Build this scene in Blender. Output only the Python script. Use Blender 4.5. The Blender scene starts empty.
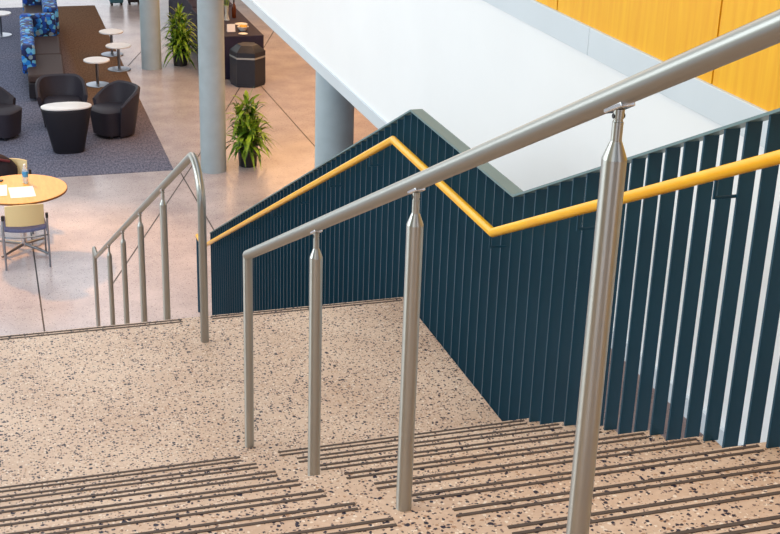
import bpy, bmesh, math, random
from mathutils import Vector, Matrix
random.seed(7)
S = bpy.context.scene
COL = S.collection
PI = math.pi

# ------------------------------------------------------------------ measures
R, T = 0.1552, 0.324           # riser, tread
L = 1.6795                     # far edge of the landing
NUP, NLO = 11, 18              # risers of the upper / lower flight
H = NLO * R                    # lobby floor lies H below the landing
FZ = -H
XE = 1.127                     # right edge of the stair
XW = -2.4                      # left edge of the stair
SINK = 0.007                   # wear and setting of the upper treads
XG = 1.124                     # plane of the slatted guard
GL, GR = -0.121, 0.032         # gap in the grip strips


def lin(c):
    c /= 255.0
    return c / 12.92 if c <= 0.04045 else ((c + 0.055) / 1.055) ** 2.4


def rgb(r, g, b):
    return (lin(r), lin(g), lin(b), 1.0)


# ------------------------------------------------------------------ materials
def new_mat(name):
    m = bpy.data.materials.new(name)
    m.use_nodes = True
    nt = m.node_tree
    b = nt.nodes['Principled BSDF']
    return m, nt, b


def plain(name, col, rough=0.5, metal=0.0, noise=0.0, scale=8.0, bump=0.0, bscale=60.0, spec=0.5):
    m, nt, b = new_mat(name)
    b.inputs['Roughness'].default_value = rough
    b.inputs['Metallic'].default_value = metal
    b.inputs['Specular IOR Level'].default_value = spec
    b.inputs['Base Color'].default_value = col
    tc = nt.nodes.new('ShaderNodeTexCoord')
    if noise > 0:
        n = nt.nodes.new('ShaderNodeTexNoise')
        n.inputs['Scale'].default_value = scale
        n.inputs['Detail'].default_value = 4
        nt.links.new(tc.outputs['Object'], n.inputs['Vector'])
        r = nt.nodes.new('ShaderNodeValToRGB')
        r.color_ramp.elements[0].position = 0.3
        r.color_ramp.elements[1].position = 0.7
        lo = [c * (1 - noise) for c in col[:3]] + [1]
        hi = [min(1, c * (1 + noise)) for c in col[:3]] + [1]
        r.color_ramp.elements[0].color = lo
        r.color_ramp.elements[1].color = hi
        nt.links.new(n.outputs['Fac'], r.inputs['Fac'])
        nt.links.new(r.outputs['Color'], b.inputs['Base Color'])
    if bump > 0:
        n2 = nt.nodes.new('ShaderNodeTexNoise')
        n2.inputs['Scale'].default_value = bscale
        nt.links.new(tc.outputs['Object'], n2.inputs['Vector'])
        bp = nt.nodes.new('ShaderNodeBump')
        bp.inputs['Strength'].default_value = bump
        bp.inputs['Distance'].default_value = 0.01
        nt.links.new(n2.outputs['Fac'], bp.inputs['Height'])
        nt.links.new(bp.outputs['Normal'], b.inputs['Normal'])
    return m


def terrazzo(name, base_a, base_b, chips, rough, spec=0.5):
    """chips: list of (voronoi scale, threshold, radius, colour, seed offset)"""
    m, nt, b = new_mat(name)
    N, K = nt.nodes, nt.links
    tc = N.new('ShaderNodeTexCoord')
    n = N.new('ShaderNodeTexNoise')
    n.inputs['Scale'].default_value = 2.2
    n.inputs['Detail'].default_value = 3
    K.new(tc.outputs['Object'], n.inputs['Vector'])
    n1 = N.new('ShaderNodeTexNoise')
    n1.inputs['Scale'].default_value = 70
    n1.inputs['Detail'].default_value = 2
    K.new(tc.outputs['Object'], n1.inputs['Vector'])
    ad = N.new('ShaderNodeMath')
    ad.operation = 'MULTIPLY_ADD'
    ad.inputs[1].default_value = 0.55
    K.new(n1.outputs['Fac'], ad.inputs[0])
    K.new(n.outputs['Fac'], ad.inputs[2])
    r = N.new('ShaderNodeValToRGB')
    r.color_ramp.elements[0].position = 0.55
    r.color_ramp.elements[0].color = base_a
    r.color_ramp.elements[1].position = 1.0
    r.color_ramp.elements[1].color = base_b
    K.new(ad.outputs[0], r.inputs['Fac'])
    cur = r.outputs['Color']
    for (sc, thr, rad, col, off) in chips:
        mp = N.new('ShaderNodeMapping')
        mp.inputs['Location'].default_value = (off, off * 1.7, off * 0.6)
        K.new(tc.outputs['Object'], mp.inputs['Vector'])
        wob = N.new('ShaderNodeTexNoise')
        wob.inputs['Scale'].default_value = sc * 1.5
        K.new(mp.outputs['Vector'], wob.inputs['Vector'])
        mixv = N.new('ShaderNodeVectorMath')
        mixv.operation = 'MULTIPLY_ADD'
        mixv.inputs[1].default_value = (0.8 / sc,) * 3
        K.new(wob.outputs['Color'], mixv.inputs[0])
        K.new(mp.outputs['Vector'], mixv.inputs[2])
        v = N.new('ShaderNodeTexVoronoi')
        v.inputs['Scale'].default_value = sc
        K.new(mixv.outputs[0], v.inputs['Vector'])
        sep = N.new('ShaderNodeSeparateColor')
        K.new(v.outputs['Color'], sep.inputs[0])
        a = N.new('ShaderNodeMath')
        a.operation = 'LESS_THAN'
        a.inputs[1].default_value = thr
        K.new(sep.outputs[0], a.inputs[0])
        # random size per chip
        sz = N.new('ShaderNodeMath')
        sz.operation = 'MULTIPLY_ADD'
        sz.inputs[1].default_value = rad * 0.7
        sz.inputs[2].default_value = rad * 0.5
        K.new(sep.outputs[1], sz.inputs[0])
        d = N.new('ShaderNodeMath')
        d.operation = 'LESS_THAN'
        K.new(v.outputs['Distance'], d.inputs[0])
        K.new(sz.outputs[0], d.inputs[1])
        mu = N.new('ShaderNodeMath')
        mu.operation = 'MULTIPLY'
        K.new(a.outputs[0], mu.inputs[0])
        K.new(d.outputs[0], mu.inputs[1])
        mx = N.new('ShaderNodeMix')
        mx.data_type = 'RGBA'
        K.new(mu.outputs[0], mx.inputs['Factor'])
        K.new(cur, mx.inputs['A'])
        mx.inputs['B'].default_value = col
        cur = mx.outputs['Result']
    K.new(cur, b.inputs['Base Color'])
    b.inputs['Roughness'].default_value = rough
    b.inputs['Specular IOR Level'].default_value = spec
    return m


def wood(name, c1, c2, scale=(1, 6, 0.35), rough=0.35, axis_scale=1.0):
    m, nt, b = new_mat(name)
    N, K = nt.nodes, nt.links
    tc = N.new('ShaderNodeTexCoord')
    mp = N.new('ShaderNodeMapping')
    mp.inputs['Scale'].default_value = scale
    K.new(tc.outputs['Object'], mp.inputs['Vector'])
    n = N.new('ShaderNodeTexNoise')
    n.inputs['Scale'].default_value = 6 * axis_scale
    n.inputs['Detail'].default_value = 6
    n.inputs['Roughness'].default_value = 0.6
    K.new(mp.outputs['Vector'], n.inputs['Vector'])
    r = N.new('ShaderNodeValToRGB')
    r.color_ramp.elements[0].position = 0.3
    r.color_ramp.elements[0].color = c1
    r.color_ramp.elements[1].position = 0.72
    r.color_ramp.elements[1].color = c2
    K.new(n.outputs['Fac'], r.inputs['Fac'])
    K.new(r.outputs['Color'], b.inputs['Base Color'])
    b.inputs['Roughness'].default_value = rough
    return m


def steel(name, col, rough, aniso=0.0, axis=(0, 0, 1)):
    m, nt, b = new_mat(name)
    b.inputs['Metallic'].default_value = 1
    b.inputs['Base Color'].default_value = col
    N, K = nt.nodes, nt.links
    b.inputs['Roughness'].default_value = rough
    if aniso > 0:            # brushed round the tube: highlights stretch along its axis
        b.inputs['Anisotropic'].default_value = aniso
        v = N.new('ShaderNodeCombineXYZ')
        for i in range(3):
            v.inputs[i].default_value = axis[i]
        K.new(v.outputs[0], b.inputs['Tangent'])
    return m


def carpet_mat():
    m, nt, b = new_mat('carpet_pile')
    N, K = nt.nodes, nt.links
    tc = N.new('ShaderNodeTexCoord')
    n = N.new('ShaderNodeTexNoise')
    n.inputs['Scale'].default_value = 28
    n.inputs['Detail'].default_value = 5
    n.inputs['Roughness'].default_value = 0.7
    mp = N.new('ShaderNodeMapping')
    mp.inputs['Scale'].default_value = (1.6, 0.5, 1)
    K.new(tc.outputs['Object'], mp.inputs['Vector'])
    K.new(mp.outputs['Vector'], n.inputs['Vector'])
    r = N.new('ShaderNodeValToRGB')
    r.color_ramp.elements[0].position = 0.36
    r.color_ramp.elements[0].color = rgb(78, 83, 106)
    r.color_ramp.elements[1].position = 0.64
    r.color_ramp.elements[1].color = rgb(134, 137, 157)
    K.new(n.outputs['Fac'], r.inputs['Fac'])
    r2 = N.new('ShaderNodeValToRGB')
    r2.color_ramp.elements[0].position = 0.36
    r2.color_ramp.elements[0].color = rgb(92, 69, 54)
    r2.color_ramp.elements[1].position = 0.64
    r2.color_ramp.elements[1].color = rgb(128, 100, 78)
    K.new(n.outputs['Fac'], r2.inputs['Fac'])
    # warm light on the carpet, painted in as a brown lane beside the bench
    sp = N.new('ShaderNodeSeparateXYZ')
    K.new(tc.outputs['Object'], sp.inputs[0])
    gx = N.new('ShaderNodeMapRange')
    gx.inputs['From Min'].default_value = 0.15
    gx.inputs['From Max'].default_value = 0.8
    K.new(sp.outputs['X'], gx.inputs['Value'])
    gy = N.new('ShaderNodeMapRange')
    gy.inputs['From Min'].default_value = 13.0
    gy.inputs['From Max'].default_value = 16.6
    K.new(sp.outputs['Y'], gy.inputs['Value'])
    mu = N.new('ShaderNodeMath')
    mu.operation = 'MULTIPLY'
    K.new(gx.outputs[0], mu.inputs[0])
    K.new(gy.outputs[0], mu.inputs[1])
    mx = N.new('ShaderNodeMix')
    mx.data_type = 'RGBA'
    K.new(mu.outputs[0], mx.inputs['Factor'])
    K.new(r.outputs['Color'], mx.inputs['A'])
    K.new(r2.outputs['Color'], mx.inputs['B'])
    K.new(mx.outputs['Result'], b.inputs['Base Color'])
    b.inputs['Roughness'].default_value = 0.95
    b.inputs['Specular IOR Level'].default_value = 0.1
    return m


def blue_pattern():
    m, nt, b = new_mat('blue_pebble_fabric')
    N, K = nt.nodes, nt.links
    tc = N.new('ShaderNodeTexCoord')
    v = N.new('ShaderNodeTexVoronoi')
    v.inputs['Scale'].default_value = 13
    K.new(tc.outputs['Object'], v.inputs['Vector'])
    sep = N.new('ShaderNodeSeparateColor')
    K.new(v.outputs['Color'], sep.inputs[0])
    r = N.new('ShaderNodeValToRGB')
    cr = r.color_ramp
    cr.interpolation = 'CONSTANT'
    cols = [rgb(24, 136, 232), rgb(14, 76, 180), rgb(104, 192, 240), rgb(20, 40, 100), rgb(140, 165, 180), rgb(18, 96, 190)]
    cr.elements[0].color = cols[0]
    cr.elements[1].position = 0.2
    cr.elements[1].color = cols[1]
    for i, p in enumerate((0.4, 0.58, 0.74, 0.84)):
        e = cr.elements.new(p)
        e.color = cols[i + 2]
    K.new(sep.outputs[0], r.inputs['Fac'])
    ed = N.new('ShaderNodeMath')
    ed.operation = 'GREATER_THAN'
    ed.inputs[1].default_value = 0.62
    K.new(v.outputs['Distance'], ed.inputs[0])
    mx = N.new('ShaderNodeMix')
    mx.data_type = 'RGBA'
    K.new(ed.outputs[0], mx.inputs['Factor'])
    K.new(r.outputs['Color'], mx.inputs['A'])
    mx.inputs['B'].default_value = rgb(20, 40, 80)
    K.new(mx.outputs['Result'], b.inputs['Base Color'])
    b.inputs['Roughness'].default_value = 0.6
    return m


def leaf_mat():
    m, nt, b = new_mat('leaf_green')
    N, K = nt.nodes, nt.links
    tc = N.new('ShaderNodeTexCoord')
    n = N.new('ShaderNodeTexNoise')
    n.inputs['Scale'].default_value = 9
    n.inputs['Detail'].default_value = 3
    K.new(tc.outputs['Object'], n.inputs['Vector'])
    r = N.new('ShaderNodeValToRGB')
    r.color_ramp.elements[0].position = 0.35
    r.color_ramp.elements[0].color = rgb(34, 82, 20)
    r.color_ramp.elements[1].position = 0.68
    r.color_ramp.elements[1].color = rgb(168, 206, 62)
    K.new(n.outputs['Fac'], r.inputs['Fac'])
    K.new(r.outputs['Color'], b.inputs['Base Color'])
    b.inputs['Roughness'].default_value = 0.4
    return m


def glass_mat(name, col, alpha=0.35):
    m, nt, b = new_mat(name)
    b.inputs['Base Color'].default_value = col
    b.inputs['Roughness'].default_value = 0.08
    b.inputs['Transmission Weight'].default_value = 0.6
    b.inputs['IOR'].default_value = 1.33
    return m


M = {}
M['terrazzo'] = terrazzo('stair_terrazzo', rgb(192, 164, 143), rgb(214, 190, 170), [
    (95, 0.22, 0.42, rgb(228, 214, 200), 3.1),
    (80, 0.22, 0.40, rgb(164, 130, 106), 7.7),
    (110, 0.22, 0.42, rgb(112, 92, 90), 5.2),
    (90, 0.30, 0.45, rgb(40, 36, 54), 1.3),
    (62, 0.10, 0.44, rgb(32, 30, 52), 9.3)], 0.42, 0.35)
M['lobby'] = terrazzo('lobby_terrazzo', rgb(176, 168, 174), rgb(204, 196, 200), [
    (60, 0.2, 0.4, rgb(204, 198, 196), 3.1),
    (75, 0.14, 0.4, rgb(128, 118, 122), 6.4)], 0.22, 0.5)
M['joint'] = plain('joint_dark', rgb(56, 54, 58), 0.5)
M['grip'] = plain('grip_strip_dark', rgb(78, 66, 60), 0.7, noise=0.15, scale=40)
M['steel'] = steel('brushed_steel', (0.45, 0.46, 0.44, 1), 0.33, 0.92)
M['railsteel'] = steel('brushed_rail_steel', (0.37, 0.375, 0.355, 1), 0.31, 0.92, (0, 0.902, -0.432))
M['frame'] = steel('grey_chair_frame', (0.30, 0.33, 0.38, 1), 0.3)
M['chrome'] = steel('bright_steel', (0.66, 0.68, 0.70, 1), 0.22)
M['slat'] = plain('slat_navy_paint', rgb(22, 68, 90), 0.36, noise=0.06, scale=3, spec=0.3)
M['cap'] = plain('cap_grey_green_paint', rgb(104, 132, 138), 0.4, noise=0.05, scale=3)
M['yellow'] = wood('yellow_wood', rgb(242, 172, 0), rgb(250, 194, 14), (2, 0.4, 2), 0.3)
M['white'] = plain('white_plaster', rgb(240, 243, 246), 0.8, noise=0.02, scale=1.2)
M['trim'] = plain('pale_grey_trim', rgb(208, 218, 226), 0.5, noise=0.03, scale=2)
M['panel'] = wood('honey_wood_panel', rgb(236, 164, 0), rgb(246, 188, 26), (1, 5, 0.3), 0.4)
M['innerwood'] = wood('brown_wood_wall', rgb(168, 104, 48), rgb(190, 124, 62), (1, 5, 0.3), 0.5)
M['concrete'] = plain('pale_concrete', rgb(170, 186, 194), 0.7, noise=0.07, scale=5, bump=0.06, bscale=30)
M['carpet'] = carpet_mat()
M['dark_fabric'] = plain('charcoal_upholstery', rgb(44, 40, 52), 0.6, noise=0.1, scale=60, bump=0.1, bscale=200)
M['black_fabric'] = plain('black_upholstery', rgb(24, 23, 33), 0.55, noise=0.1, scale=60)
M['brown_fabric'] = plain('brown_seat_upholstery', rgb(62, 46, 44), 0.7, noise=0.12, scale=50)
M['blue'] = blue_pattern()
M['whitetop'] = plain('white_laminate', rgb(240, 238, 238), 0.35)
M['tabletop'] = wood('maple_tabletop', rgb(228, 162, 70), rgb(240, 180, 88), (6, 1, 1), 0.35)
M['edge'] = plain('brown_edge_band', rgb(128, 84, 48), 0.5)
M['cream'] = plain('cream_shell', rgb(238, 216, 160), 0.45)
M['lavender'] = plain('lavender_seat_fabric', rgb(112, 118, 158), 0.75, noise=0.1, scale=60)
M['darkplastic'] = plain('dark_plastic', rgb(34, 34, 38), 0.5)
M['pot'] = plain('black_pot', rgb(26, 30, 34), 0.4)
M['soil'] = plain('potting_soil', rgb(52, 40, 32), 0.9, noise=0.3, scale=60)
M['leaf'] = leaf_mat()
M['stem'] = plain('plant_stem', rgb(96, 84, 50), 0.7)
M['bin'] = plain('black_bin_panel', rgb(28, 38, 54), 0.35, noise=0.1, scale=20)
M['silver'] = plain('silver_band', rgb(170, 178, 182), 0.35, metal=0.6)
M['cloth'] = plain('navy_tablecloth', rgb(32, 28, 56), 0.75, noise=0.15, scale=10)
M['paper'] = plain('white_paper', rgb(244, 244, 246), 0.7)
M['china'] = plain('white_china', rgb(238, 238, 234), 0.25)
M['food'] = plain('yellow_food', rgb(226, 180, 70), 0.6, noise=0.3, scale=50)
M['flower'] = plain('pale_green_petals', rgb(214, 224, 176), 0.6, noise=0.15, scale=30)
M['glass'] = glass_mat('clear_glass', (0.9, 0.95, 0.95, 1))
M['water'] = glass_mat('bottle_plastic', (0.75, 0.9, 1.0, 1))
M['bluelabel'] = plain('blue_label', rgb(60, 150, 210), 0.4)
M['cap_white'] = plain('white_cap', rgb(236, 240, 242), 0.4)
M['jacket'] = plain('black_jacket_cloth', rgb(34, 24, 30), 0.85, noise=0.2, scale=12, bump=0.2, bscale=25)
M['maroon'] = plain('maroon_lining', rgb(92, 26, 34), 0.8)
M['teal'] = plain('teal_upholstery', rgb(52, 104, 124), 0.7, noise=0.08, scale=40)


# ------------------------------------------------------------------ mesh builder
class MB:
    def __init__(s):
        s.v, s.f = [], []

    def add(s, vs, fs):
        o = len(s.v)
        s.v += [tuple(v) for v in vs]
        s.f += [tuple(i + o for i in f) for f in fs]
        return s

    def box(s, x0, x1, y0, y1, z0, z1):
        vs = [(x0, y0, z0), (x1, y0, z0), (x1, y1, z0), (x0, y1, z0), (x0, y0, z1), (x1, y0, z1), (x1, y1, z1), (x0, y1, z1)]
        return s.add(vs, [(3, 2, 1, 0), (4, 5, 6, 7), (0, 1, 5, 4), (1, 2, 6, 5), (2, 3, 7, 6), (3, 0, 4, 7)])

    def hexa(s, vs):   # 8 verts, bottom 4 then top 4, counter clockwise from above
        return s.add(vs, [(3, 2, 1, 0), (4, 5, 6, 7), (0, 1, 5, 4), (1, 2, 6, 5), (2, 3, 7, 6), (3, 0, 4, 7)])

    def rings(s, rs, closed_ends=True):
        n = len(rs[0])
        vs = [p for r in rs for p in r]
        fs = []
        for i in range(len(rs) - 1):
            for j in range(n):
                a, b = i * n + j, i * n + (j + 1) % n
                fs.append((a, b, b + n, a + n))
        if closed_ends:
            fs.append(tuple(reversed(range(n))))
            fs.append(tuple((len(rs) - 1) * n + j for j in range(n)))
        return s.add(vs, fs)

    def lathe(s, prof, cx=0, cy=0, n=32, z0=0, phase=0.0):
        rs = []
        for r, z in prof:
            r = max(r, 1e-4)
            rs.append([(cx + r * math.cos(2 * PI * j / n + phase), cy + r * math.sin(2 * PI * j / n + phase), z0 + z) for j in range(n)])
        return s.rings(rs)

    def tube(s, path, r, n=16, r2=None):
        path = [Vector(p) for p in path]
        rs = []
        prev = None
        for i, p in enumerate(path):
            if i == 0:
                d = path[1] - p
            elif i == len(path) - 1:
                d = p - path[i - 1]
            else:
                d = (path[i + 1] - p).normalized() + (p - path[i - 1]).normalized()
            d.normalize()
            if prev is None:
                up = Vector((0, 0, 1)) if abs(d.z) < 0.9 else Vector((1, 0, 0))
                a = d.cross(up).normalized()
            else:
                a = (prev - d * prev.dot(d)).normalized()
            prev = a
            b = d.cross(a).normalized()
            k = 1.0
            if 0 < i < len(path) - 1:
                c = (path[i + 1] - p).normalized().dot((p - path[i - 1]).normalized())
                k = 1.0 / max(0.5, math.sqrt((1 + c) / 2))
            rr = r if r2 is None else r + (r2 - r) * i / (len(path) - 1)
            # mitre: stretch along the bend direction only
            bend = Vector((0, 0, 0))
            if k > 1.001:
                bend = ((path[i + 1] - p).normalized() - (p - path[i - 1]).normalized()).normalized()
            ring = []
            for j in range(n):
                t = 2 * PI * j / n
                o = (a * math.cos(t) + b * math.sin(t)) * rr
                if k > 1.001:
                    o = o + bend * (o.dot(bend) * (k - 1))
                ring.append(tuple(p + o))
            rs.append(ring)
        # make winding consistent
        return s.rings(rs)

    def sphere(s, c, r, n=16, m=8, sz=1.0):
        prof = [(r * math.sin(PI * i / m), -r * sz * math.cos(PI * i / m)) for i in range(m + 1)]
        return s.lathe(prof, c[0], c[1], n, c[2])

    def build(s, name, mat, parent=None, smooth=35, bevel=0.0, seg=2):
        me = bpy.data.meshes.new(name)
        me.from_pydata(s.v, [], s.f)
        bm = bmesh.new()
        bm.from_mesh(me)
        bmesh.ops.recalc_face_normals(bm, faces=bm.faces)
        bm.to_mesh(me)
        bm.free()
        me.materials.append(mat)
        if smooth:
            for p in me.polygons:
                p.use_smooth = True
            me.set_sharp_from_angle(angle=math.radians(smooth))
        o = bpy.data.objects.new(name, me)
        COL.objects.link(o)
        if parent is not None:
            o.parent = parent
        if bevel > 0:
            b = o.modifiers.new('bevel', 'BEVEL')
            b.width = bevel
            b.segments = seg
            b.limit_method = 'ANGLE'
            b.angle_limit = math.radians(40)
        return o


def tag(o, label=None, cat=None, group=None, kind=None):
    if label:
        o['label'] = label
    if cat:
        o['category'] = cat
    if group:
        o['group'] = group
    if kind:
        o['kind'] = kind
    return o


def thing(name, label, cat, loc=(0, 0, 0), rz=0.0, group=None):
    o = bpy.data.objects.new(name, None)
    o.empty_display_size = 0.1
    COL.objects.link(o)
    o.location = loc
    o.rotation_euler = (0, 0, rz)
    return tag(o, label, cat, group)


def copy_tree(o, parent=None):
    c = o.copy()
    COL.objects.link(c)
    c.parent = parent
    for ch in list(o.children):
        copy_tree(ch, c)
    return c


def dup(o, loc, rz, label, group=None):
    c = copy_tree(o)
    c.location = loc
    c.rotation_euler = (0, 0, rz)
    c['label'] = label
    if group:
        c['group'] = group
    return c


# ------------------------------------------------------------------ setting
fl = MB().box(-14, 12, -6, 40, FZ - 0.2, FZ).build('floor', M['lobby'], smooth=0)
tag(fl, kind='structure')


def joint(p, q, w=0.016):
    p, q = Vector((*p, 0)), Vector((*q, 0))
    d = (q - p).normalized()
    n = Vector((-d.y, d.x, 0)) * w / 2
    z0, z1 = Vector((0, 0, FZ - 0.004)), Vector((0, 0, FZ + 0.0012))
    a, b, c, e = p - n, q - n, q + n, p + n
    return MB().hexa([a + z0, b + z0, c + z0, e + z0, a + z1, b + z1, c + z1, e + z1]).build('floor_joint', M['joint'], fl, 0)


joint((-0.44, 12.68), (-0.52, 7.0))
joint((0.25, 8.8), (1.9, 13.05))
joint((1.9, 13.05), (4.95, 21.4))
joint((1.60, 12.6), (1.66, 8.6))
joint((3.66, 17.4), (3.70, 9.0))
joint((1.67, 18.7), (3.4, 23.6))

# balcony edge: white face, pale grey trims, honey wood guard above
wr = MB().box(1.89, 2.3, -6, 30, 0.09, 1.45).build('wall_right', M['white'], smooth=0)
tag(wr, kind='structure')
t1 = MB().box(1.872, 1.905, -6, 30, 0.068, 0.162).build('trim_1', M['trim'], smooth=0)
tag(t1, kind='structure')
t2 = MB().box(1.872, 1.93, -6, 1.2285, 1.392, 1.528).build('trim_2', M['trim'], smooth=0, bevel=0.003)
tag(t2, kind='structure')
t3 = MB().box(1.872, 1.93, 1.2315, 30, 1.392, 1.528).build('trim_3', M['trim'], smooth=0, bevel=0.003)
tag(t3, kind='structure')
wu = MB().box(1.91, 2.0, -6, 30, 1.45, 2.75).build('wall_upper', M['joint'], smooth=0)
tag(wu, kind='structure')
ys = [-5.97 + 1.53 * 0]
edges = [0.112 + 1.535 * k for k in range(-4, 12)]
for a, b in zip(edges[:-1], edges[1:]):
    MB().box(1.888, 1.912, a + 0.006, b - 0.006, 1.5285, 2.75).build('wood_panel', M['panel'], wu, 0)
ce = MB().box(1.91, 9.0, -6, 30, 0.09, 0.4).build('ceiling', M['white'], smooth=0)
tag(ce, kind='structure')
wi = MB().box(8.8, 9.0, -6, 30, FZ, 0.09).build('wall_inner', M['innerwood'], smooth=0)
tag(wi, kind='structure')

# ------------------------------------------------------------------ staircase
st = thing('staircase', 'speckled tan terrazzo staircase with a landing and paired dark anti-slip strips', 'stairs', (0, 0, 0))


def yz_prism(poly, x0, x1):
    n = len(poly)
    vs = [(x0, y, z) for y, z in poly] + [(x1, y, z) for y, z in poly]
    fs = [tuple(range(n)), tuple(reversed(range(n, 2 * n)))]
    for i in range(n):
        j = (i + 1) % n
        fs.append((i, j, j + n, i + n))
    return MB().add(vs, fs)


def strips(y_nose, z, parent):
    sh = 0.053 if y_nose > 1 else 0.014 * max(0.0, 1 - abs(y_nose) / 2.0)
    for a, b in ((XW, GL + sh), (GR + sh, XE - 0.019)):
        for d in (0.019, 0.046):
            MB().box(a, b, y_nose - d - 0.0052, y_nose - d + 0.0052, z - 0.002, z + 0.0022).build('grip_strip', M['grip'], parent, 0)


for k in range(1, NUP):
    y0 = -(k - 1) * T
    z = k * R - SINK
    o = yz_prism([(y0, z), (y0 - T, z), (y0 - T, z - 0.16), (y0, z - R - 0.16 + (SINK if k == 1 else 0))], XW, XE + 0.038).build('step', M['terrazzo'], st, 0, bevel=0.004)
    strips(y0, z, o)
zt = NUP * R
yt = -(NUP - 1) * T
o = yz_prism([(yt, zt), (yt - 2.2, zt), (yt - 2.2, zt - 0.3), (yt, zt - R - 0.16)], XW, XE).build('upper_landing', M['terrazzo'], st, 0, bevel=0.004)
strips(yt, zt, o)
o = yz_prism([(L, 0), (0, 0), (0, -0.16), (L, -R - 0.16)], XW, XE).build('landing', M['terrazzo'], st, 0, bevel=0.003)
strips(L, 0, o)
for j in range(1, NLO):
    y0 = L + (j - 1) * T
    z = -j * R
    zb = max(FZ, z - R - 0.16)
    zb0 = max(FZ, z - 0.16)
    yz_prism([(y0, z), (y0 + T, z), (y0 + T, zb), (y0, zb0)], XW, XE).build('step', M['terrazzo'], st, 0)

# ------------------------------------------------------------------ centre railings
PR = 0.0208     # post radius
RR = 0.0200     # rail radius
HR = 0.8646


def rail_z_up(y):
    return R * (1 - y / T) + HR


def rail_z_lo(y):
    return -R * (y - L) / T + 0.858


def mid_post(y, zb, zrail, slope, parent, n=28):
    """baluster: tube, cone, thin neck with a pivot, saddle plate under the rail"""
    ztop = zrail - RR * 1.06
    prof = [(PR, zb), (PR, ztop - 0.086), (0.0112, ztop - 0.060), (0.0092, ztop - 0.056), (0.0092, ztop - 0.024), (0.0078, ztop - 0.023),
            (0.0078, ztop - 0.019), (0.0092, ztop - 0.018), (0.0092, ztop - 0.002)]
    p = MB().lathe(prof, 0, y, n).build('post', M['steel'], parent, 17)
    s = MB()
    s.tube([(-0.0102, y, ztop - 0.014), (0.0102, y, ztop - 0.014)], 0.0042, 10)
    s.build('pivot', M['darkplastic'], p)
    d = Vector((0, 1, slope)).normalized()
    nrm = Vector((0, -slope, 1)).normalized()
    c = Vector((0, y, ztop - 0.0015))
    w = Vector((0.013, 0, 0))
    a = d * 0.032
    b0, b1 = nrm * -0.003, nrm * 0.006
    pl = MB().hexa([c - a - w + b0, c - a + w + b0, c + a + w + b0, c + a - w + b0, c - a - w + b1, c - a + w + b1, c + a + w + b1, c + a - w + b1])
    pl.build('saddle', M['chrome'], p, bevel=0.002)
    return p


ru = thing('center_railing', 'brushed steel railing up the middle of the near flight, nearest the viewer', 'railing', (0, 0, 0))
y1 = 0.315
ytop = yt - 0.05
pts = [(0, y1, rail_z_up(y1)), (0, ytop, rail_z_up(ytop)), (0, ytop - 0.12, rail_z_up(ytop) + 0.03), (0, ytop - 0.75, rail_z_up(ytop) + 0.03)]
MB().tube(pts, RR, 28).build('handrail', M['railsteel'], ru)
ep = MB().tube([(0, y1, 0), (0, y1, rail_z_up(y1) - 0.003)], PR * 0.93, 28)
ep.sphere((0, y1, rail_z_up(y1)), RR * 1.01, 24, 12)
epo = ep.build('end_post', M['steel'], ru)
for i in (1, 2, 3):
    y = (0, -0.757, -1.690, -2.664)[i]
    mid_post(y, 3 * i * R - SINK, rail_z_up(y), -R / T, ru)
mid_post(ytop - 0.55, zt, rail_z_up(ytop) + 0.03, 0, ru)

rl = thing('center_railing', 'brushed steel railing down the far flight, hooped over at its top', 'railing', (0, 0, 0))
yp, rb = 1.379, 0.20
zc = 0.685
ye = 7.57
path = [(0, yp, 0), (0, yp, zc - 0.2), (0, yp, zc)]
ang_end = math.pi / 2 - math.atan(R / T)
for i in range(1, 19):
    a = math.pi - (math.pi - ang_end) * i / 18
    path.append((0, yp + rb + rb * math.cos(a), zc + rb * math.sin(a)))
path.append((0, 7.36, rail_z_lo(7.36)))
path.append((0, 7.60, rail_z_lo(7.36) - 0.012))
MB().tube(path, RR, 28).build('handrail', M['railsteel'], rl)
for y, j in ((2.70, 4), (3.83, 7), (4.957, 11), (6.10, 14)):
    mid_post(y, -j * R, rail_z_lo(y), -R / T, rl)
ye, ze = 7.60, rail_z_lo(7.36) - 0.012
ep = MB().tube([(0, ye, FZ), (0, ye, ze - 0.003)], PR, 24)
ep.sphere((0, ye, ze), RR * 1.02, 24, 12)
ep.build('end_post', M['steel'], rl)

# ------------------------------------------------------------------ slatted guard
gd = thing('slatted_guard', 'dark navy guard of upright slats with a yellow handrail, right of the stair', 'guard', (0, 0, 0))
GY1, GY2, GH = 0.290, 1.648, 1.040
GTOP, GEND = -3.30, 7.61


def gtop(y):
    if y < GY1:
        return GH + (GY1 - y) * R / T
    if y > GY2:
        return GH - (y - GY2) * R / T
    return GH


def gbot(y):
    if y < -0.01:                                  # stands on the treads
        return (min(NUP, int(-y / T) + 1)) * R - SINK * (-y < (NUP - 1) * T) - 0.001
    if y > L:
        return max(FZ + 0.002, -(y - L) * R / T - 0.36)
    return R - 0.36 - y / L * R


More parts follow.
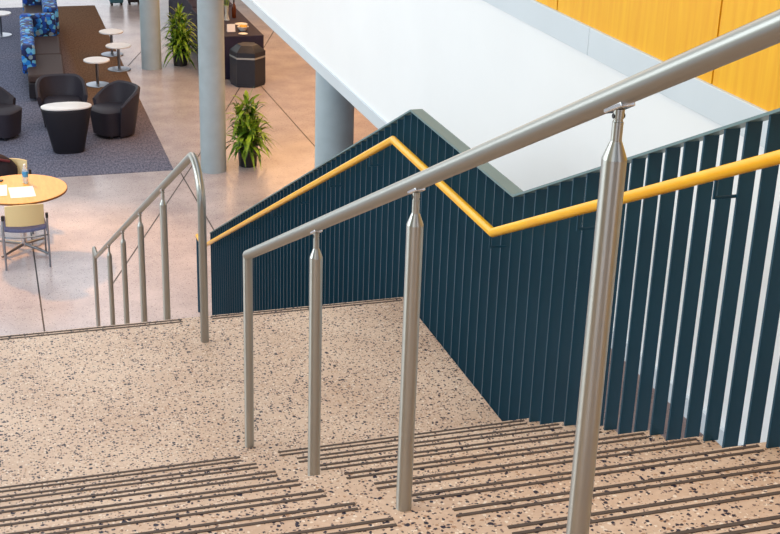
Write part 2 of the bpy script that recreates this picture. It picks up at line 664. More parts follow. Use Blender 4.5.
SD, ST = 0.050, 0.0045
ylist = []
n = int((GY1 - GTOP) / (T / 3))
ylist += [GY1 - (T / 3) * i for i in range(n, 0, -1)]
ylist += [GY1 + (GY2 - GY1) * i / 13 for i in range(0, 14)]
n2 = int((GEND - GY2) / (T / 3))
ylist += [GY2 + (T / 3) * i for i in range(1, n2 + 1)]
ylist = [y for y in ylist if y < GEND - 0.02] + [GEND - 0.02]
extra = MB()
for i, y in enumerate(ylist):
    a, b = y - ST, y + ST
    vs = [(XG, a, gbot(a)), (XG + SD, a, gbot(a)), (XG + SD, b, gbot(b)), (XG, b, gbot(b)),
          (XG, a, gtop(a) - 0.002), (XG + SD, a, gtop(a) - 0.002), (XG + SD, b, gtop(b) - 0.002), (XG, b, gtop(b) - 0.002)]
    if i < len(ylist) - 96:
        extra.hexa(vs)
    else:
        MB().hexa(vs).build('slat', M['slat'], gd, 0)
if extra.v:
    tag(extra.build('slat', M['slat'], gd, 0), kind='stuff')


def ribbon(profile_pts, x0, x1, th):
    """flat bar following a polyline in the Y-Z plane"""
    poly = [(y, z) for y, z in profile_pts]
    poly += [(y, z - th) for y, z in reversed(profile_pts)]
    m = MB()
    n = len(profile_pts)
    up = profile_pts
    rs = []
    for y, z in up:
        rs.append([(x0, y, z), (x1, y, z), (x1, y, z - th), (x0, y, z - th)])
    return m.rings(rs)


ribbon([(GTOP, gtop(GTOP) + 0.008), (GY1, GH + 0.008), (GY2, GH + 0.008), (GEND, gtop(GEND) + 0.008)], XG - 0.006, XG + SD + 0.008, 0.010).build('top_cap', M['cap'], gd, 0)
ribbon([(0.02, gbot(0) + 0.05), (L, gbot(L) + 0.05), (6.7, gbot(6.7) + 0.05)], XG + 0.002, XG + SD - 0.002, 0.03).build('bottom_rail', M['slat'], gd, 0)
HX, HY1, HY2, HH = 1.054, 0.325, 1.717, 0.873


def hz(y):
    if y < HY1:
        return HH + (HY1 - y) * R / T
    if y > HY2:
        return HH - (y - HY2) * R / T
    return HH


hr_path = [(HX, -3.3, hz(-3.3)), (HX, HY1, HH), (HX, HY2, HH), (HX, 7.62, hz(7.62)), (HX, 7.95, hz(7.62) - 0.005)]
hrail = MB().tube(hr_path, 0.0195, 20).build('handrail', M['yellow'], gd)
hrail['label'] = 'yellow wooden handrail'
for y in (-3.03, -2.17, -1.32, -0.46, 0.345, 1.2, 2.11, 2.92, 3.72, 4.52, 5.32, 6.12, 6.94):
    z = hz(y)
    MB().tube([(XG + 0.004, y, z - 0.075), (HX, y, z - 0.075), (HX, y, z - 0.015)], 0.0055, 8).build('bracket', M['slat'], gd)
MB().tube([(HX, 7.93, FZ), (HX, 7.93, hz(7.62) - 0.02)], 0.016, 14).build('end_post', M['slat'], gd)

# ------------------------------------------------------------------ columns
cl = None
for y, lab in ((18.47, 'round pale concrete column furthest back, beside the far potted plant'),
               (12.55, 'round pale concrete column beside the nearer potted plant, at the carpet corner'),
               (6.45, 'round pale concrete column just behind the stair guard, under the white balcony')):
    c = MB().lathe([(0.172, 0), (0.172, 0.09 - FZ)], 0, 0, 48).build('column', M['concrete'])
    c.location = (2.055, y, FZ)
    tag(c, lab, 'column', 'concrete columns')

# ------------------------------------------------------------------ carpet
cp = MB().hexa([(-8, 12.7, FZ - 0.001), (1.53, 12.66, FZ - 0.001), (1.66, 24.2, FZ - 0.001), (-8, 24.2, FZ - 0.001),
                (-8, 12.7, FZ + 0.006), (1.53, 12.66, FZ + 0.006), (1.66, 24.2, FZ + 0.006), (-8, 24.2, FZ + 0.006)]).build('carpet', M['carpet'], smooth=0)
tag(cp, 'large blue-grey area carpet under the lounge seating, warm light painted on in brown', 'carpet')
CZ = FZ + 0.006


# ------------------------------------------------------------------ lounge furniture
def superring(w, d, z, n=40, e=3.2, dy=0.0):
    out = []
    for j in range(n):
        t = 2 * PI * j / n
        c, s_ = math.cos(t), math.sin(t)
        out.append((w * math.copysign(abs(c) ** (2 / e), c), dy + d * math.copysign(abs(s_) ** (2 / e), s_), z))
    return out


def tub_chair(label, loc, rz):
    """faces -Y; shell wraps the back and sides and slopes down to the front"""
    t = thing('tub_chair', label, 'chair', loc, rz, 'dark tub chairs round the low white-topped table')
    n = 49
    A = math.radians(212)
    m = MB()
    rows = []
    for i in range(n):
        u = i / (n - 1)
        a = math.radians(90) - A / 2 + A * u
        k = abs(u - 0.5) * 2
        hgt = 0.72 - 0.22 * max(0, (k - 0.35) / 0.65) ** 1.6
        ca, sa = math.cos(a), math.sin(a)

        def pt(rad, z):
            e = 2.6
            f = (abs(ca) ** e + abs(sa) ** e) ** (-1 / e)
            return (rad * f * ca, rad * f * sa, z)
        ro_b, ro_t = 0.275, 0.375
        prof = []
        for (q, z) in ((0.0, 0.03), (0.35, 0.25), (0.75, hgt * 0.75), (0.97, hgt - 0.02)):
            prof.append(pt(ro_b + (ro_t - ro_b) * q, z))
        prof.append(pt(ro_t - 0.03, hgt))
        prof.append(pt(ro_t - 0.062, hgt - 0.02))
        prof.append(pt(ro_t - 0.085, hgt * 0.72))
        prof.append(pt(0.215, 0.32))
        prof.append(pt(0.2, 0.03))
        rows.append(prof)
    m.rings(rows)
    m.build('shell', M['dark_fabric'], t, 50)
    s = MB().rings([superring(0.235, 0.25, 0.05, dy=-0.03), superring(0.265, 0.275, 0.33, dy=-0.035), superring(0.27, 0.28, 0.40, dy=-0.04), superring(0.24, 0.25, 0.425, dy=-0.04)])
    s.build('seat', M['dark_fabric'], t, 40)
    for sx in (-1, 1):
        for sy in (-1, 1):
            MB().lathe([(0.02, 0), (0.02, 0.06)], sx * 0.17, sy * 0.17, 12).build('foot', M['darkplastic'], t)
    return t


tub_chair('dark tub chair straight behind the low white-topped table, facing the stairs', (0.27, 15.05, CZ), 0.0)
tub_chair('dark tub chair right of the low white-topped table, its black side to the column', (0.95, 14.50, CZ), math.radians(-62))
tub_chair('dark tub chair left of the low white-topped table, cut by the left picture edge', (-0.66, 14.72, CZ), math.radians(60))

dt = thing('drum_table', 'low tapered black upholstered table with a white top, between the tub chairs', 'table', (0.24, 13.82, CZ))
MB().rings([superring(0.20, 0.16, 0.0, e=3.0), superring(0.215, 0.17, 0.02, e=3.0), superring(0.335, 0.205, 0.58, e=2.4), superring(0.345, 0.21, 0.615, e=2.4), superring(0.34, 0.205, 0.63, e=2.4)]).build('body', M['black_fabric'], dt, 50)
MB().rings([superring(0.335, 0.195, 0.628, e=2.2), superring(0.345, 0.20, 0.634, e=2.2), superring(0.345, 0.20, 0.648, e=2.2), superring(0.335, 0.195, 0.653, e=2.2)]).build('top', M['whitetop'], dt, 40)


def pedestal(label, loc):
    t = thing('side_table', label, 'table', loc, 0, 'small round pedestal side tables')
    MB().lathe([(0.205, 0.40), (0.215, 0.405), (0.215, 0.422), (0.21, 0.426)], 0, 0, 40).build('top', M['whitetop'], t)
    MB().lathe([(0.024, 0.012), (0.024, 0.40)], 0, 0, 20).build('pole', M['frame'], t)
    MB().lathe([(0.195, 0), (0.2, 0.004), (0.195, 0.010), (0.03, 0.018)], 0, 0, 40).build('base', M['frame'], t)
    return t


p0 = pedestal('round white pedestal side table nearest the tub chairs', (1.02, 17.45, CZ))
dup(p0, (1.49, 18.45, CZ), 0, 'round white pedestal side table, middle one of the three beside the bench')
dup(p0, (1.50, 19.60, CZ), 0, 'round white pedestal side table furthest back at the carpet edge')
dup(p0, (-0.36, 21.55, CZ), 0, 'round white pedestal side table left of the blue backed bench, cut by the picture edge')


def rbox(x0, x1, y0, y1, z0, z1):
    return MB().box(x0, x1, y0, y1, z0, z1)


def bench(label, loc, rz, parts):
    t = thing('lounge_bench', label, 'bench', loc, rz, 'blue backed lounge benches')
    for kind, b in parts:
        if kind == 'base':
            rbox(*b).build('base', M['black_fabric'], t, 30, bevel=0.015)
        elif kind == 'seat':
            rbox(*b).build('seat_cushion', M['brown_fabric'], t, 30, bevel=0.035, seg=3)
        else:
            o = rbox(*b).build('backrest', M['blue'], t, 30, bevel=0.05, seg=4)
            o['label'] = 'blue pebble patterned backrest'
    return t


bench('brown lounge bench with blue patterned backs, nearer unit behind the tub chairs', (-0.13, 16.55, CZ), math.radians(-2.5), [
    ('base', (0.0, 0.55, 0.0, 3.08, 0.05, 0.30)),
    ('seat', (0.0, 0.57, -0.01, 1.43, 0.30, 0.43)),
    ('seat', (0.0, 0.57, 1.44, 2.84, 0.30, 0.43)),
    ('back', (-0.08, 0.14, 0.55, 1.30, 0.30, 0.78)),
    ('back', (-0.08, 0.14, 1.31, 2.84, 0.30, 0.78)),
    ('back', (-0.08, 0.53, 2.85, 3.08, 0.30, 0.80)),
])
bench('brown lounge bench with blue patterned backs, farther unit at the picture top', (0.02, 19.98, CZ), math.radians(-2.5), [
    ('base', (0.0, 0.56, 0.0, 2.5, 0.05, 0.30)),
    ('seat', (0.0, 0.56, 0.0, 2.3, 0.30, 0.43)),
    ('back', (0.34, 0.60, 0.02, 2.20, 0.30, 0.80)),
    ('back', (-0.02, 0.60, 2.21, 2.48, 0.30, 0.80)),
])


def ottoman(label, loc, mat):
    t = thing('ottoman', label, 'ottoman', loc, 0, 'ottomans at the top of the picture')
    MB().box(-0.14, 0.14, -0.14, 0.14, 0.05, 0.42).build('body', mat, t, 30, bevel=0.03, seg=3)
    for sx in (-1, 1):
        for sy in (-1, 1):
            MB().lathe([(0.018, 0), (0.018, 0.06)], sx * 0.1, sy * 0.1, 10).build('foot', M['darkplastic'], t)


ottoman('teal ottoman left of the furthest column, at the top picture edge', (2.12, 24.25, FZ), M['teal'])
ottoman('black ottoman next to the furthest column, at the top picture edge', (2.50, 24.28, FZ), M['black_fabric'])

# ------------------------------------------------------------------ round table group
rt = thing('round_table', 'round maple table with papers on it, left below the carpet', 'table', (-0.57, 10.12, FZ))
MB().lathe([(0.50, 0.705), (0.515, 0.712), (0.515, 0.728), (0.0, 0.7285)][:3] + [(0.512, 0.732)], 0, 0, 64).build('tabletop', M['tabletop'], rt)
MB().lathe([(0.517, 0.708), (0.5185, 0.709), (0.5185, 0.727), (0.517, 0.728)], 0, 0, 64).build('edge_band', M['edge'], rt)
MB().lathe([(0.035, 0.04), (0.035, 0.69), (0.12, 0.70), (0.12, 0.706)], 0, 0, 24).build('pedestal', M['chrome'], rt)
for k in range(4):
    a = PI / 4 + k * PI / 2
    c, s_ = math.cos(a), math.sin(a)
    MB().tube([(0.02 * c, 0.02 * s_, 0.07), (0.20 * c, 0.20 * s_, 0.05), (0.36 * c, 0.36 * s_, 0.025)], 0.022, 12, 0.014).build('foot', M['frame'], rt)


def side_chair(label, loc, rz):
    """seat centre at origin, backrest on -Y side, sitter faces +Y"""
    t = thing('side_chair', label, 'chair', loc, rz, 'cream backed side chairs at the round table')
    # seat
    n = 12
    m = MB()
    top, bot = [], []
    rs = []
    for i in range(n + 1):
        u = -1 + 2 * i / n
        x = 0.225 * u
        sag = 0.018 * (u * u)
        y0, y1 = -0.215 - 0.03 * (1 - u * u), 0.22
        rs.append([(x, y0, 0.415 + sag), (x, y1, 0.415 + sag), (x, y1, 0.455 + sag), (x, y0, 0.455 + sag)])
    m.rings(rs)
    m.build('seat', M['lavender'], t, 40, bevel=0.012)
    # curved backrest shell
    rs = []
    for i in range(n + 1):
        u = -1 + 2 * i / n
        x = 0.205 * u
        cy = -0.245 - 0.045 * (1 - u * u)
        lo = 0.505 + 0.03 * (1 - u * u) * 0
        hi = 0.745 + 0.02 * (1 - u * u)
        rs.append([(x, cy, lo), (x, cy + 0.016, lo), (x, cy - 0.035 + 0.016, hi), (x, cy - 0.035, hi)])
    MB().rings(rs).build('backrest', M['cream'], t, 40, bevel=0.005)
    for sx in (-1, 1):
        MB().tube([(sx * 0.235, -0.255, 0.0), (sx * 0.235, -0.245, 0.40), (sx * 0.232, -0.262, 0.63)], 0.0115, 12).build('leg', M['frame'], t)
        MB().tube([(sx * 0.230, 0.235, 0.0), (sx * 0.230, 0.205, 0.40), (sx * 0.232, -0.245, 0.405)], 0.0115, 12).build('leg', M['frame'], t)
        MB().lathe([(0.016, 0.58), (0.016, 0.635)], sx * 0.233, -0.26, 12).build('upright_tip', M['darkplastic'], t)
    bow = [(0.235 * math.sin(math.radians(a)) * 1.0, -0.245 - 0.06 * math.cos(math.radians(a)) + 0.0, 0.385) for a in range(-90, 91, 10)]
    MB().tube(bow, 0.0095, 10).build('rear_bow', M['frame'], t)
    return t


c1 = side_chair('cream backed chair with lavender seat at the near side of the round table', (-0.565, 9.775, FZ), math.radians(1))
c2 = dup(c1, (-0.66, 10.86, FZ), math.radians(176), 'cream backed chair across the round table, half covered by a dark jacket')

# dark jacket hung over the far chair
jk = thing('jacket', 'dark jacket with maroon lining hung over the far cream backed chair', 'jacket', (-0.80, 11.12, FZ), math.radians(-4))
m = MB()
rs = []
for i in range(17):
    u = -1 + 2 * i / 16
    x = 0.25 * u
    top = 0.845 - 0.17 * abs(u) ** 2.6 + 0.006 * math.sin(9 * u)
    f = 0.04 + 0.05 * (1 - u * u)
    w = 0.012 * math.sin(7 * u + 1)
    rs.append([(x, -f - 0.02, 0.50 + 0.02 * math.sin(5 * u)), (x, -f - 0.025 + w, 0.64), (x, -f * 0.8 + w, top - 0.03), (x, 0.0, top), (x, f * 0.8, top - 0.03), (x, f + 0.03 + w, 0.55), (x, f + 0.035, 0.36 + 0.02 * math.sin(6 * u)),
               (x, f + 0.02, 0.36 + 0.02 * math.sin(6 * u)), (x, 0.048, 0.60), (x, 0.03, 0.785 - 0.17 * abs(u) ** 2.6), (x, -0.03, 0.78 - 0.17 * abs(u) ** 2.6), (x, -f * 0.7 - 0.01, 0.50)])
m.rings(rs)
m.build('jacket_body', M['jacket'], jk, 60)
MB().tube([(-0.16, -0.055, 0.775), (-0.05, -0.085, 0.80), (0.07, -0.085, 0.795), (0.17, -0.06, 0.765)], 0.016, 10).build('collar', M['maroon'], jk)

TZ = FZ + 0.7325


def sheet(label, x0, x1, y0, y1, rz, lift=0.0):
    cx, cy = (x0 + x1) / 2, (y0 + y1) / 2
    w, d = (x1 - x0) / 2, (y1 - y0) / 2
    m = MB()
    rs = []
    for i in range(7):
        u = -1 + i / 3
        rs.append([(w * u, -d, 0.002 * u * u), (w * u, d, 0.002 * u * u + 0.001), (w * u, d, 0.002 * u * u + 0.0016), (w * u, -d, 0.002 * u * u + 0.0008)])
    o = m.rings(rs).build('paper_sheet', M['paper'], None, 30)
    o.location = (cx, cy, TZ + lift)
    o.rotation_euler = (0, 0, rz)
    tag(o, label, 'paper', 'papers on the round table')


sheet('white paper sheets lying at the middle of the round maple table', -0.69, -0.42, 9.80, 10.17, math.radians(2))
sheet('white paper sheet furthest left on the round maple table', -1.0, -0.71, 9.90, 10.28, math.radians(-2))

bt = thing('water_bottle', 'small water bottle with a blue label standing on the round maple table', 'bottle', (-0.495, 10.31, TZ))
MB().lathe([(0.030, 0), (0.033, 0.005), (0.033, 0.14), (0.028, 0.17), (0.013, 0.195), (0.013, 0.205)], 0, 0, 24).build('bottle_body', M['water'], bt)
MB().lathe([(0.0335, 0.075), (0.0345, 0.077), (0.0345, 0.135), (0.0335, 0.137)], 0, 0, 24).build('bottle_label', M['bluelabel'], bt)
MB().lathe([(0.014, 0.2), (0.015, 0.202), (0.015, 0.218), (0.013, 0.221)], 0, 0, 16).build('bottle_cap', M['cap_white'], bt)
ph = MB().box(-0.035, 0.035, -0.06, 0.06, 0, 0.01).build('phone', M['darkplastic'], None, 30, bevel=0.004)
ph.location = (-0.80, 10.44, TZ)
ph.rotation_euler = (0, 0, 1.2)
tag(ph, 'small dark phone lying at the far left of the round maple table', 'phone')


# ------------------------------------------------------------------ potted plants
def leaf(m, base, az, length, rise, droop, width):
    n = 7
    d = Vector((math.cos(az), math.sin(az), 0))
    side = Vector((-math.sin(az), math.cos(az), 0))
    L_, R_ = [], []
    for i in range(n + 1):
        u = i / n
        p = Vector(base) + d * (length * (u - 0.12 * u * u) * math.cos(rise)) + Vector((0, 0, length * (math.sin(rise) * u - droop * u * u)))
        w = width * (math.sin(PI * min(1, 0.12 + 0.88 * u)) ** 0.7) * (1 - u ** 5) + 0.0006
        c = Vector((0, 0, -w * 0.35))
        L_.append((p - side * w - c * 0.6, p, p + side * w - c * 0.6))
    vs = [q for row in L_ for q in row]
    fs = []
    for i in range(n):
        for j in range(2):
            a = i * 3 + j
            fs.append((a, a + 1, a + 4, a + 3))
    m.add(vs, fs)


def plant(label, loc, h, spread, seed, colrel, xmax=1.0):
    rnd = random.Random(seed)
    t = thing('potted_plant', label, 'plant', loc, 0, 'potted plants beside the columns')
    MB().lathe([(0.105, 0), (0.12, 0.005), (0.138, 0.29), (0.143, 0.30), (0.143, 0.315), (0.13, 0.315), (0.127, 0.27)], 0, 0, 36).build('pot', M['pot'], t)
    MB().lathe([(0.127, 0.25), (0.127, 0.272), (0.05, 0.28)], 0, 0, 24).build('soil', M['soil'], t)
    sm = MB()
    fm = MB()
    stalks = [(0.0, 0.0, 0.76), (0.07, 0.05, 0.62), (-0.08, 0.03, 0.65), (0.02, -0.09, 0.54), (-0.06, -0.07, 0.44), (0.08, -0.06, 0.46),
              (0.0, 0.09, 0.52), (-0.09, -0.01, 0.37), (0.09, 0.01, 0.36), (0.01, -0.08, 0.34)]
    c = Vector(colrel)
    for (x, y, tp) in stalks:
        top = h * tp
        sm.tube([(x * 0.6, y * 0.6, 0.26), (x, y, (0.26 + top) / 2), (x * 1.2, y * 1.2, top)], 0.012, 8)
        nl = 24
        a0 = rnd.uniform(0, 6)
        for i in range(nl):
            u = (i + 0.5) / nl
            z = top - 0.16 * (1 - u)
            az = a0 + i * 2.39996 + rnd.uniform(-0.25, 0.25)
            rise = math.radians(8 + 66 * u ** 1.4 + rnd.uniform(-8, 8))
            ln = spread * rnd.uniform(0.75, 1.1)
            droop = 0.62 - 0.30 * u + rnd.uniform(0, 0.15)
            wd = 0.025 * rnd.uniform(0.85, 1.2)
            for _ in range(4):
                bad = False
                for q in (0.4, 0.7, 1.0):
                    g = Vector((x * 1.2 + math.cos(az) * ln * q * math.cos(rise), y * 1.2 + math.sin(az) * ln * q * math.cos(rise)))
                    if (g - c).length < 0.2 or g.x > xmax:
                        bad = True
                if not bad:
                    break
                ln *= 0.75
            if not bad:
                leaf(fm, (x * 1.2, y * 1.2, z), az, ln, rise, droop, wd)
    sm.build('stem', M['stem'], t)
    fm.build('foliage', M['leaf'], t, 60)
    return t


plant('green strap-leaved plant in a black pot right of the nearer column', (2.55, 12.66, FZ), 1.14, 0.43, 3, (-0.495, -0.11))
plant('green strap-leaved plant in a black pot between the two back columns', (2.58, 18.60, FZ), 1.14, 0.43, 11, (-0.525, -0.13), 0.43)

# ------------------------------------------------------------------ hexagonal bin
bn = thing('trash_bin', 'black hexagonal bin with a silver band, standing before the cloth covered table', 'bin', (3.47, 17.06, FZ), math.radians(12))
HXR = 0.30
ph6 = PI / 6


def hexl(prof):
    return MB().lathe(prof, 0, 0, 6, 0, ph6)


hexl([(HXR * 0.96, 0), (HXR * 0.96, 0.03), (HXR, 0.035), (HXR, 0.475)]).build('body', M['bin'], bn, 20)
hexl([(HXR * 1.004, 0.475), (HXR * 1.012, 0.478), (HXR * 1.012, 0.502), (HXR * 1.004, 0.505)]).build('band', M['silver'], bn, 20)
hexl([(HXR, 0.505), (HXR, 0.585), (HXR * 0.60, 0.68), (HXR * 0.56, 0.685)]).build('lid', M['bin'], bn, 20)


# ------------------------------------------------------------------ cloth covered tables
def cloth_table(label, x0, x1, y0, y1):
    cx, cy = (x0 + x1) / 2, (y0 + y1) / 2
    t = thing('banquet_table', label, 'table', (cx, cy, FZ), 0, 'tables under dark navy cloths')
    w, d = (x1 - x0) / 2, (y1 - y0) / 2
    MB().box(-w + 0.02, w - 0.02, -d + 0.02, d - 0.02, 0.70, 0.735).build('tabletop', M['edge'], t, 0)
    for sx in (-1, 1):
        for sy in (-1, 1):
            MB().tube([(sx * (w - 0.1), sy * (d - 0.15), 0), (sx * (w - 0.1), sy * (d - 0.15), 0.7)], 0.015, 10).build('leg', M['darkplastic'], t)
    return t, w, d


def tablecloth(label, x0, x1, y0, y1):
    cx, cy = (x0 + x1) / 2, (y0 + y1) / 2
    w, d = (x1 - x0) / 2, (y1 - y0) / 2
    # perimeter with soft folds
    per = []
    N_ = 160
    P = 4 * (w + d)
    for i in range(N_):
        s = P * i / N_
        if s < 2 * w:
            p, nn = (-w + s, -d), (0, -1)
        elif s < 2 * w + 2 * d:
            p, nn = (w, -d + s - 2 * w), (1, 0)
        elif s < 4 * w + 2 * d:
            p, nn = (w - (s - 2 * w - 2 * d), d), (0, 1)
        else:
            p, nn = (-w, d - (s - 4 * w - 2 * d)), (-1, 0)
        per.append((p, nn, s))
    rs = []
    for z, amp, off in ((0.735, 0, -0.002), (0.742, 0, -0.004), (0.735, 0, 0.003), (0.5, 0.003, 0.004), (0.25, 0.006, 0.006), (0.015, 0.009, 0.008)):
        ring = []
        for (p, nn, s) in per:
            k = off + amp * math.sin(s * 11 + 1.5 * math.sin(s * 3.1))
            ring.append((p[0] + nn[0] * k, p[1] + nn[1] * k, z))
        rs.append(ring)
    rs = rs[::-1]
    m = MB()
    m.rings(rs[:-1], closed_ends=False)
    # top cap
    topring = rs[-2]
    m.add(topring, [tuple(range(len(topring)))])
    o = m.build('tablecloth', M['cloth'], None, 40)
    o.location = (cx, cy, FZ)
    return tag(o, label, 'tablecloth', 'dark navy tablecloths')


cloth_table('long table hidden under the nearer navy cloth, behind the hexagonal bin', 3.02, 3.83, 17.42, 19.95)
tablecloth('dark navy cloth over the nearer table, with flowers and dishes on it', 3.02, 3.83, 17.42, 19.95)
cloth_table('long table hidden under the farther navy cloth, behind the far potted plant', 3.06, 3.84, 20.05, 23.0)
tablecloth('dark navy cloth over the farther table, behind the far potted plant', 3.06, 3.84, 20.05, 23.0)
BZ = FZ + 0.7425

sg = thing('sign_card', 'pale folded card standing on the navy cloth next to the column', 'card', (3.34, 17.80, BZ))
MB().hexa([(-0.07, -0.03, 0), (0.07, -0.03, 0), (0.07, -0.026, 0), (-0.07, -0.026, 0), (-0.07, -0.002, 0.13), (0.07, -0.002, 0.13), (0.07, 0.002, 0.13), (-0.07, 0.002, 0.13)]).build('front_leaf', M['paper'], sg, 0)
MB().hexa([(-0.07, 0.026, 0), (0.07, 0.026, 0), (0.07, 0.03, 0), (-0.07, 0.03, 0), (-0.07, -0.002, 0.13), (0.07, -0.002, 0.13), (0.07, 0.002, 0.13), (-0.07, 0.002, 0.13)]).build('rear_leaf', M['paper'], sg, 0)

pl_ = MB().lathe([(0.06, 0), (0.07, 0.003), (0.115, 0.018), (0.112, 0.021), (0.06, 0.008)], 0, 0, 32).build('plate', M['china'])
pl_.location = (3.62, 18.30, BZ)
tag(pl_, 'white plate furthest back on the nearer navy cloth, behind the bowl', 'plate', 'white plates on the navy cloth')
pl2 = pl_.copy()
COL.objects.link(pl2)
pl2.location = (3.50, 17.55, BZ)
pl2.scale = (0.7, 0.7, 0.7)
pl2['label'] = 'small white plate nearest the front edge of the navy cloth, above the bin'
bw = thing('bowl', 'white bowl of yellow food on the navy cloth between the two plates', 'bowl', (3.56, 17.86, BZ))
MB().lathe([(0.05, 0), (0.055, 0.005), (0.10, 0.07), (0.096, 0.072), (0.085, 0.05), (0.05, 0.03)], 0, 0, 32).build('bowl_body', M['china'], bw)
fo = MB()
for i in range(9):
    a = i * 2.4
    fo.sphere((0.05 * math.sqrt(i / 9) * math.cos(a) * 1.2, 0.05 * math.sqrt(i / 9) * math.sin(a) * 1.2, 0.068), 0.024, 10, 6)
tag(fo.build('fruit', M['food'], bw), kind='stuff')
vs_ = thing('flower_vase', 'slim glass vase of pale green flowers on the navy cloth', 'vase', (3.45, 18.75, BZ))
MB().lathe([(0.045, 0), (0.05, 0.005), (0.028, 0.12), (0.04, 0.26), (0.037, 0.26), (0.025, 0.12), (0.04, 0.012)], 0, 0, 24).build('vase', M['glass'], vs_)
sm = MB()
fw = MB()
rnd = random.Random(5)
for i in range(11):
    a = i * 2.4
    r_ = 0.10 * math.sqrt(i / 11)
    e = (r_ * math.cos(a), r_ * math.sin(a), 0.38 + 0.06 * rnd.random())
    sm.tube([(0, 0, 0.06), (e[0] * 0.4, e[1] * 0.4, 0.25), e], 0.004, 6)
    for q in range(6):
        b = q * PI / 3
        fw.sphere((e[0] + 0.022 * math.cos(b), e[1] + 0.022 * math.sin(b), e[2] + 0.008), 0.020, 8, 5, 0.6)
    fw.sphere((e[0], e[1], e[2] + 0.02), 0.02, 8, 5)
sm.build('stems', M['leaf'], vs_)
fw.build('blossoms', M['flower'], vs_)
wb = thing('wine_bottle', 'tall brown bottle on the navy cloth, right beside the flower vase', 'bottle', (3.62, 18.95, BZ))
MB().lathe([(0.036, 0), (0.038, 0.004), (0.038, 0.19), (0.03, 0.225), (0.014, 0.25), (0.014, 0.30)], 0, 0, 20).build('bottle_body', plain('brown_glass', rgb(92, 44, 20), 0.15), wb)
MB().lathe([(0.0155, 0.28), (0.0155, 0.315), (0.013, 0.317)], 0, 0, 16).build('bottle_cap', M['darkplastic'], wb)

# ------------------------------------------------------------------ light
w = bpy.data.worlds.new('daylit_atrium')
S.world = w
w.use_nodes = True
nt = w.node_tree
N, K = nt.nodes, nt.links
bg = N['Background']
tc = N.new('ShaderNodeTexCoord')
sp = N.new('ShaderNodeSeparateXYZ')
K.new(tc.outputs['Generated'], sp.inputs[0])
at = N.new('ShaderNodeMath')             # azimuth, 0 = up the hall, positive = right
at.operation = 'ARCTAN2'
K.new(sp.outputs['X'], at.inputs[0])
K.new(sp.outputs['Y'], at.inputs[1])
mr = N.new('ShaderNodeMapRange')
mr.inputs['From Min'].default_value = -PI
mr.inputs['From Max'].default_value = PI
K.new(at.outputs[0], mr.inputs['Value'])
ramp = N.new('ShaderNodeValToRGB')  # invented bright and dark bands round the sky, shaped to streak the steel
stops = [(-180, (0.14, 0.16, 0.22)), (-158, (0.12, 0.15, 0.22)), (-151, (1.9, 2.1, 2.4)), (-130, (1.9, 2.1, 2.4)), (-122, (0.30, 0.33, 0.30)), (-90, (0.34, 0.37, 0.32)),
         (-80, (1.75, 1.8, 1.65)), (-40, (1.55, 1.6, 1.5)), (6, (1.9, 2.0, 2.15)), (12, (0.46, 0.40, 0.34)), (70, (0.38, 0.32, 0.26)),
         (100, (0.36, 0.32, 0.38)), (140, (0.36, 0.32, 0.38)), (148, (1.9, 1.8, 1.85)), (165, (1.9, 1.8, 1.85)), (172, (0.14, 0.16, 0.22))]
e = ramp.color_ramp.elements
for k, (deg, c) in enumerate(stops):
    p = (deg + 180) / 360
    if k == 0:
        el = e[0]
        el.position = p
    elif k == 1:
        el = e[1]
        el.position = p
    else:
        el = e.new(p)
    el.color = (*c, 1)
K.new(mr.outputs[0], ramp.inputs['Fac'])
up = N.new('ShaderNodeMapRange')         # blends in the bands added to the sky overhead
up.interpolation_type = 'SMOOTHSTEP'
up.inputs['From Min'].default_value = 0.35
up.inputs['From Max'].default_value = 0.6
K.new(sp.outputs['Z'], up.inputs['Value'])
mx = N.new('ShaderNodeMix')
mx.data_type = 'RGBA'
K.new(up.outputs[0], mx.inputs['Factor'])
K.new(ramp.outputs['Color'], mx.inputs['A'])
az = N.new('ShaderNodeMath')             # added bright band overhead, puts a highlight stripe on the rail
az.operation = 'ARCTAN2'
K.new(sp.outputs['X'], az.inputs[0])
K.new(sp.outputs['Z'], az.inputs[1])
mz = N.new('ShaderNodeMapRange')
mz.inputs['From Min'].default_value = -PI / 2
mz.inputs['From Max'].default_value = PI / 2
K.new(az.outputs[0], mz.inputs['Value'])
rz = N.new('ShaderNodeValToRGB')
er = rz.color_ramp.elements
for k, (deg, c) in enumerate([(-60, (0.42, 0.46, 0.40)), (-24, (0.36, 0.40, 0.36)), (-15, (1.9, 1.95, 2.0)), (4, (1.9, 1.95, 2.0)), (13, (0.45, 0.52, 0.62)), (45, (0.50, 0.58, 0.70)), (75, (0.36, 0.32, 0.28))]):
    el = er[k] if k < 2 else er.new((deg + 90) / 180)
    el.position = (deg + 90) / 180
    el.color = (*c, 1)
K.new(mz.outputs[0], rz.inputs['Fac'])
K.new(rz.outputs['Color'], mx.inputs['B'])
K.new(mx.outputs['Result'], bg.inputs['Color'])
bg.inputs['Strength'].default_value = 0.8


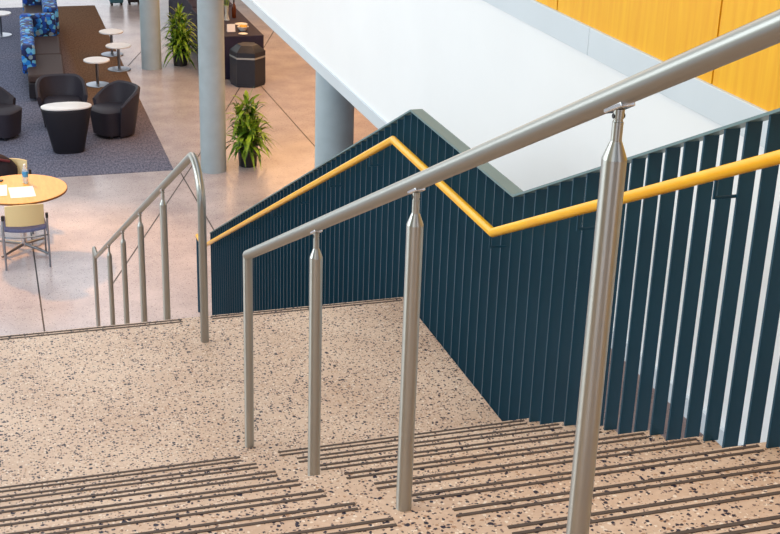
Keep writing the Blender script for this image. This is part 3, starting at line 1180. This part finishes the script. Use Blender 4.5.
def area(name, loc, target, size, size_y, power, col):
    l = bpy.data.lights.new(name, 'AREA')
    l.shape = 'RECTANGLE'
    l.size, l.size_y = size, size_y
    l.energy = power
    l.color = col
    o = bpy.data.objects.new(name, l)
    COL.objects.link(o)
    o.location = loc
    o.rotation_euler = (Vector(target) - Vector(loc)).to_track_quat('-Z', 'Y').to_euler()
    return o


area('window_daylight', (-9, 4, 4.5), (0.5, 3, 0), 8, 5, 700, (0.85, 0.93, 1.0))
area('stair_ceiling_lamp', (-0.4, -2.3, 4.8), (0.0, -1.6, 0.8), 1.4, 1.4, 55, (1.0, 0.74, 0.46))
area('lobby_ceiling_lamp', (-0.2, 9.2, 4.5), (0.1, 9.4, FZ), 1.6, 1.6, 70, (1.0, 0.7, 0.45))
sl = bpy.data.lights.new('lobby_spot_lamp', 'SPOT')
sl.energy = 2200
sl.color = (1.0, 0.47, 0.14)
sl.spot_size = math.radians(30)
sl.spot_blend = 0.9
sl.shadow_soft_size = 0.18
so = bpy.data.objects.new('lobby_spot_lamp', sl)
COL.objects.link(so)
so.location = (-2.6, 14.8, 2.4)
so.rotation_euler = (Vector((0.10, 9.7, FZ)) - Vector(so.location)).to_track_quat('-Z', 'Y').to_euler()
for y in (12.0, 16.0, 20.0):
    area('soffit_lamp', (4.6, y, 0.06), (4.6, y, FZ), 2.6, 2.6, 95, (1.0, 0.55, 0.24))

# ------------------------------------------------------------------ camera
cam = bpy.data.cameras.new('camera')
co = bpy.data.objects.new('camera', cam)
COL.objects.link(co)
r_ = Vector((0.95329385, -0.30045323, 0.03096284))
u_ = Vector((0.08549613, 0.3667345, 0.92638881))
f_ = Vector((0.28969165, 0.88047355, -0.37529333))
co.matrix_world = Matrix(((r_.x, u_.x, -f_.x, -0.99493081), (r_.y, u_.y, -f_.y, -4.53122711), (r_.z, u_.z, -f_.z, 2.8273681), (0, 0, 0, 1)))
cam.sensor_width = 36
cam.lens = 1325.636 * 36 / 780
cam.clip_start = 0.05
S.camera = co

vs = S.view_settings
S.display_settings.display_device = 'sRGB'
vs.view_transform = 'Standard'
vs.look = 'None'
vs.exposure = 0.0
vs.gamma = 1
vs.use_curve_mapping = False
